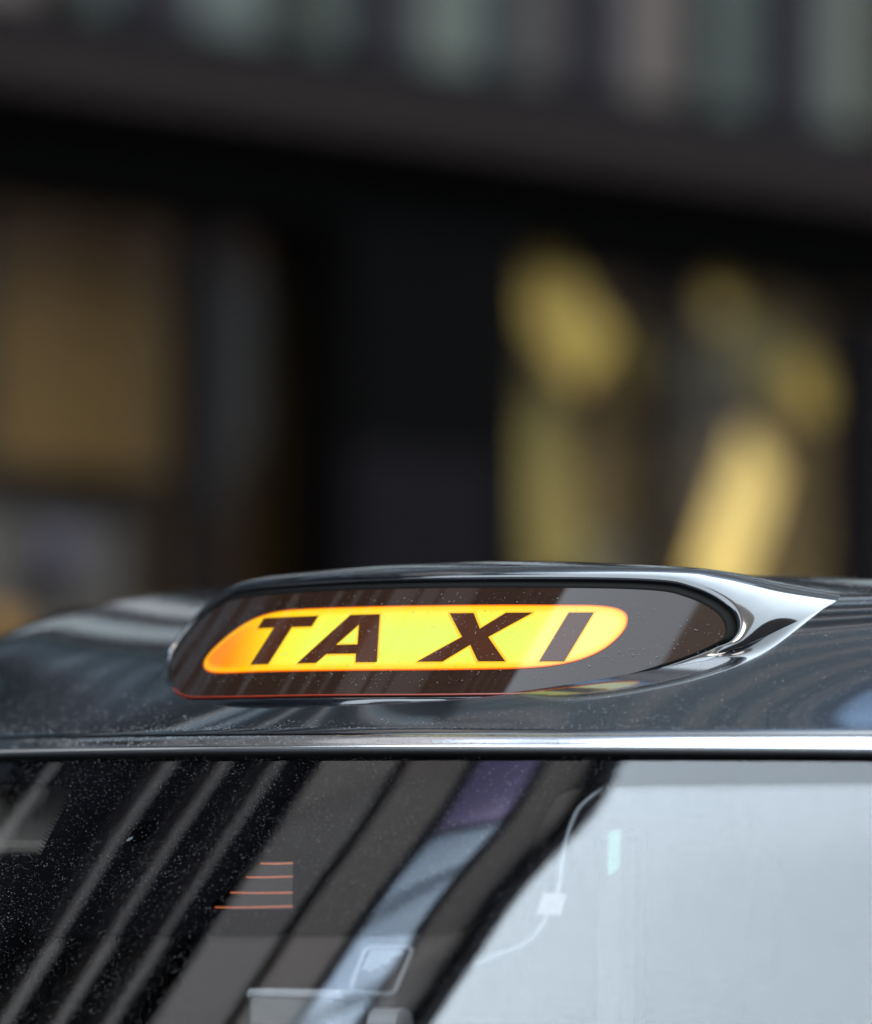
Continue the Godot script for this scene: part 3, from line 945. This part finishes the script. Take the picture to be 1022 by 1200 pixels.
func roof_sign(t: Node3D) -> void:
	var lens_poly := PackedVector2Array()
	for q in spline(lens_controls(), 12, true):
		lens_poly.append(q)
	var n := lens_poly.size()
	# where the housing meets the roof, point for point with the lens outline
	var foot := spline(ring([Vector2(0.121, 0.0315), Vector2(0.195, 0.0055), Vector2(0.241, -0.021), Vector2(0.282, -0.042), Vector2(0.300, -0.100), Vector2(0.311, -0.155), Vector2(0.311, -0.215), Vector2(0.292, -0.262), Vector2(0.235, -0.300), Vector2(0.12, -0.330)], Vector2(0, 0.0485), Vector2(0, -0.345)), 12, true)
	var norm := []
	for k in n:
		var d := lens_poly[(k + 1) % n] - lens_poly[(k - 1 + n) % n]
		norm.append(Vector2(d.y, -d.x).normalized())
	var at := func(k: int, grow: float, out: float) -> Vector3:
		var q: Vector2 = lens_poly[k] + norm[k] * grow
		return lens_at(q.x, q.y, out)
	var house := put("roof_sign", sheet(n, 40, func(u, v):
		var k := int(round(u * n)) % n
		var up := smoothstep(-0.97, -0.35, norm[k].y)
		var a := lerpf(0.0026, 0.0064, up)
		var c := lerpf(0.4, 1.0, up)
		var lip := [[a, -0.004], [a, -0.0005 * c], [a + 0.0004 * c, 0.0012 * c], [a + 0.0014 * c, 0.0024 * c], [a + 0.0028 * c, 0.0028 * c], [a + 0.0042 * c, 0.0024 * c]]
		var j := int(round(v * 40))
		if j < lip.size():
			return at.call(k, lip[j][0], lip[j][1])
		var p0: Vector3 = at.call(k, lip[5][0], lip[5][1])
		var f: Vector2 = foot[k]
		var p3 := Vector3(f.x, roof_height(f.x, f.y) - 0.0015, f.y)
		var gap := p3 - p0
		var span := gap.length()
		var d0: Vector3 = (at.call(k, lip[5][0] + 0.002, 0.0012 * c) - at.call(k, lip[5][0] - 0.002, 0.0024 * c)).normalized()
		var flat := Vector2(gap.x, gap.z).normalized()
		var ahead := Vector3(p3.x + flat.x * 0.01, 0, p3.z + flat.y * 0.01)
		ahead.y = roof_height(ahead.x, ahead.z) - 0.0015
		var d3 := (ahead - p3).normalized()
		var p1 := p0 + d0 * minf(lerpf(0.046, 0.030, smoothstep(0.0, 0.7, norm[k].y)), span * 0.3)
		var p2 := p3 - d3 * span * 0.42
		p2.y += 0.014 * smoothstep(0.0, 0.6, norm[k].y)
		p2 = p2.lerp(p0.lerp(p3, 0.7), smoothstep(0.2, 0.75, -norm[k].y))
		var w := (j - 5) / 35.0
		w = w * w * 0.5 + w * 0.5
		return p0.bezier_interpolate(p1, p2, p3, w), false, true), M.paint, t)
	house.set_meta("label", "lit yellow taxi sign in a streamlined black housing")
	put("gasket", sheet(n, 5, func(u, v):
		var k := int(round(u * n)) % n
		var wide := lerpf(0.42, 1.0, smoothstep(-0.75, 0.1, norm[k].y))
		var p = [[-0.0008, -0.001], [-0.0002, 0.0006], [0.0014, 0.0008], [0.0034, -0.0002], [0.0054, -0.0016], [0.0068, -0.003]][int(round(v * 5))]
		return at.call(k, p[0] * wide, p[1]), false, true), M.rubber, house)
	put("lens", on_lens(lens_poly, 0.0, 0.003), M.lens, house)
	var lo := []
	for k in n:
		if lens_poly[k].y < -0.012 and lens_poly[k].x > -0.235 and lens_poly[k].x < 0.19:
			lo.append(k)
	var start := 0
	for k in lo.size():
		if lo[k] != lo[k - 1] + 1 and not (lo[k] == 0 and lo[k - 1] == n - 1):
			start = k
	var run := PackedVector3Array()
	for k in lo.size():
		run.append(at.call(lo[(start + k) % lo.size()], 0.0010, 0.0008))
	put("red_edge", tube(run, 0.0009, 8), M.red_rim, house)
	# lit panel: a yellow field, orange where the lamp does not reach, with a red orange rim
	var cap := lit_field()
	var rect := Rect2(-0.22, -0.03, 0.44, 0.06)
	var im := Image.create(704, 96, false, Image.FORMAT_RGB8)
	var ls := letters()
	for y in 96:
		for x in 704:
			var q := rect.position + Vector2((x + 0.5) / 704.0, (y + 0.5) / 96.0) * rect.size
			var d := away(q, cap)
			if not Geometry2D.is_point_in_polygon(q, cap):
				d = 0.0
			var dl := INF
			for l in ls:
				var p: PackedVector2Array = l[1]
				if q.x > p[0].x - 0.035 and q.x < p[0].x + 0.085:
					dl = minf(dl, away(q, p))
			var s := smoothstep(-0.200, -0.090, q.x + q.y * 0.9)
			var r := smoothstep(0.10, 0.19, q.x)
			var core := clampf(1.0 - pow((q.y + 0.001) / 0.026, 2.0), 0.0, 1.0)
			var c := Color(1.0, 0.24, 0.0).lerp(Color(0.98, 0.86, 0.02), s)
			c = c.lerp(Color(0.75, 0.98, 0.14), smoothstep(-0.15, -0.02, q.x) * (0.35 + 0.65 * core))
			c = c.lerp(Color(0.97, 0.90, 0.20), r * 0.75)
			c = c.lerp(Color(1.0, 0.60, 0.0), (1.0 - smoothstep(0.001, 0.0080, d)) * 0.85)
			c = c.lerp(Color(0.85, 0.10, 0.0), 1.0 - smoothstep(0.0003, 0.0018, d))
			c = c.lerp(Color(1.0, 0.45, 0.0), (1.0 - smoothstep(0.0004, 0.0026, dl)) * 0.8)
			im.set_pixel(x, y, c.linear_to_srgb())
	M.lit = mat(Color(0.02, 0.012, 0.002), 0.06)
	M.lit.metallic_specular = 0.36
	M.lit.emission_enabled = true
	M.lit.emission = Color.BLACK
	M.lit.emission_texture = ImageTexture.create_from_image(im)
	M.lit.emission_energy_multiplier = 0.165
	put("light_panel", on_lens(cap, 0.0004, 0.0006, rect), M.lit, house)
	for l in ls:
		var o := put("letter", on_lens(l[1], 0.0008, 0.0004), M.letter, house)
		o.set_meta("label", "brown letter %s of the word TAXI" % l[0])
	var glow := SpotLight3D.new()
	glow.name = "sign_glow"
	glow.light_color = Color(1.0, 0.8, 0.25)
	glow.light_energy = 0.004
	glow.light_size = 0.03
	glow.spot_range = 8.0
	glow.spot_attenuation = 2.0
	glow.spot_angle = 70.0
	glow.shadow_enabled = true
	house.add_child(glow)
	glow.position = lens_at(0, 0, 0.012)
	glow.rotation = Vector3(deg_to_rad(40), PI, 0)

# ------------------------------------------------------------------ dust and dried drops
func dust(t: Node3D) -> void:
	var disc := disc_mesh()
	var clump := FastNoiseLite.new()
	clump.seed = 5
	clump.frequency = 9.0
	var scatter := func(called: String, count: int, pick: Callable, lo: float, hi: float, m: Material) -> void:
		var list := []
		while list.size() < count:
			var p = pick.call()
			if p == null:
				continue
			var size := lo * pow(hi / lo, pow(rng.randf(), 2.6))
			list.append(seated(p[0], p[1], size, rng.randf() * TAU))
		var mm := MultiMesh.new()
		mm.transform_format = MultiMesh.TRANSFORM_3D
		mm.mesh = disc
		mm.instance_count = list.size()
		for k in list.size():
			mm.set_instance_transform(k, list[k])
		stuff(called, mm, m, t)
	scatter.call("windscreen_dust", 26000, func():
		var x := rng.randf_range(-0.45, 0.66)
		var s := rng.randf_range(0.002, 0.36)
		if rng.randf() > 0.6 + clump.get_noise_2d(x, s) * 0.6:
			return null
		return [glass_at(x, s), glass_normal(x, s)], 0.0002, 0.00058, M.dust)
	scatter.call("trim_dust", 1100, func():
		var x := rng.randf_range(-0.35, 0.6)
		var w := rng.randf()
		if rng.randf() > 0.9 - x:
			return null
		var e := roof_edge(x)
		var p := Vector3(x, e.y - 0.0034 - 0.0074 * (0.3 * w + 0.7 * w * w), e.z + 0.0045 + 0.0105 * w)
		return [p, Vector3(2 * PLAN * x, 1.15, 1.0).normalized()], 0.0003, 0.0008, M.bright_dust)
	scatter.call("roof_dust", 6000, func():
		var x := rng.randf_range(-0.6, 0.66)
		var z := roof_edge(x).z - 0.004 - pow(rng.randf(), 2.0) * 0.5
		var y := roof_height(x, z)
		if x * x / 0.084 + pow((z + 0.13) / 0.2, 2.0) < 1.0:
			return null
		return [Vector3(x, y, z), Vector3(0, 1, 0.4).normalized()], 0.0003, 0.00075, M.bright_dust)
	scatter.call("lens_dust", 1000, func():
		var x := rng.randf_range(-0.27, 0.28)
		var y := rng.randf_range(-0.042, 0.038)
		if x * x / 0.083 + y * y / 0.0018 > 0.95:
			return null
		return [lens_at(x, y, 0.0008), lens_normal(x)], 0.00025, 0.0006, M.bright_dust)
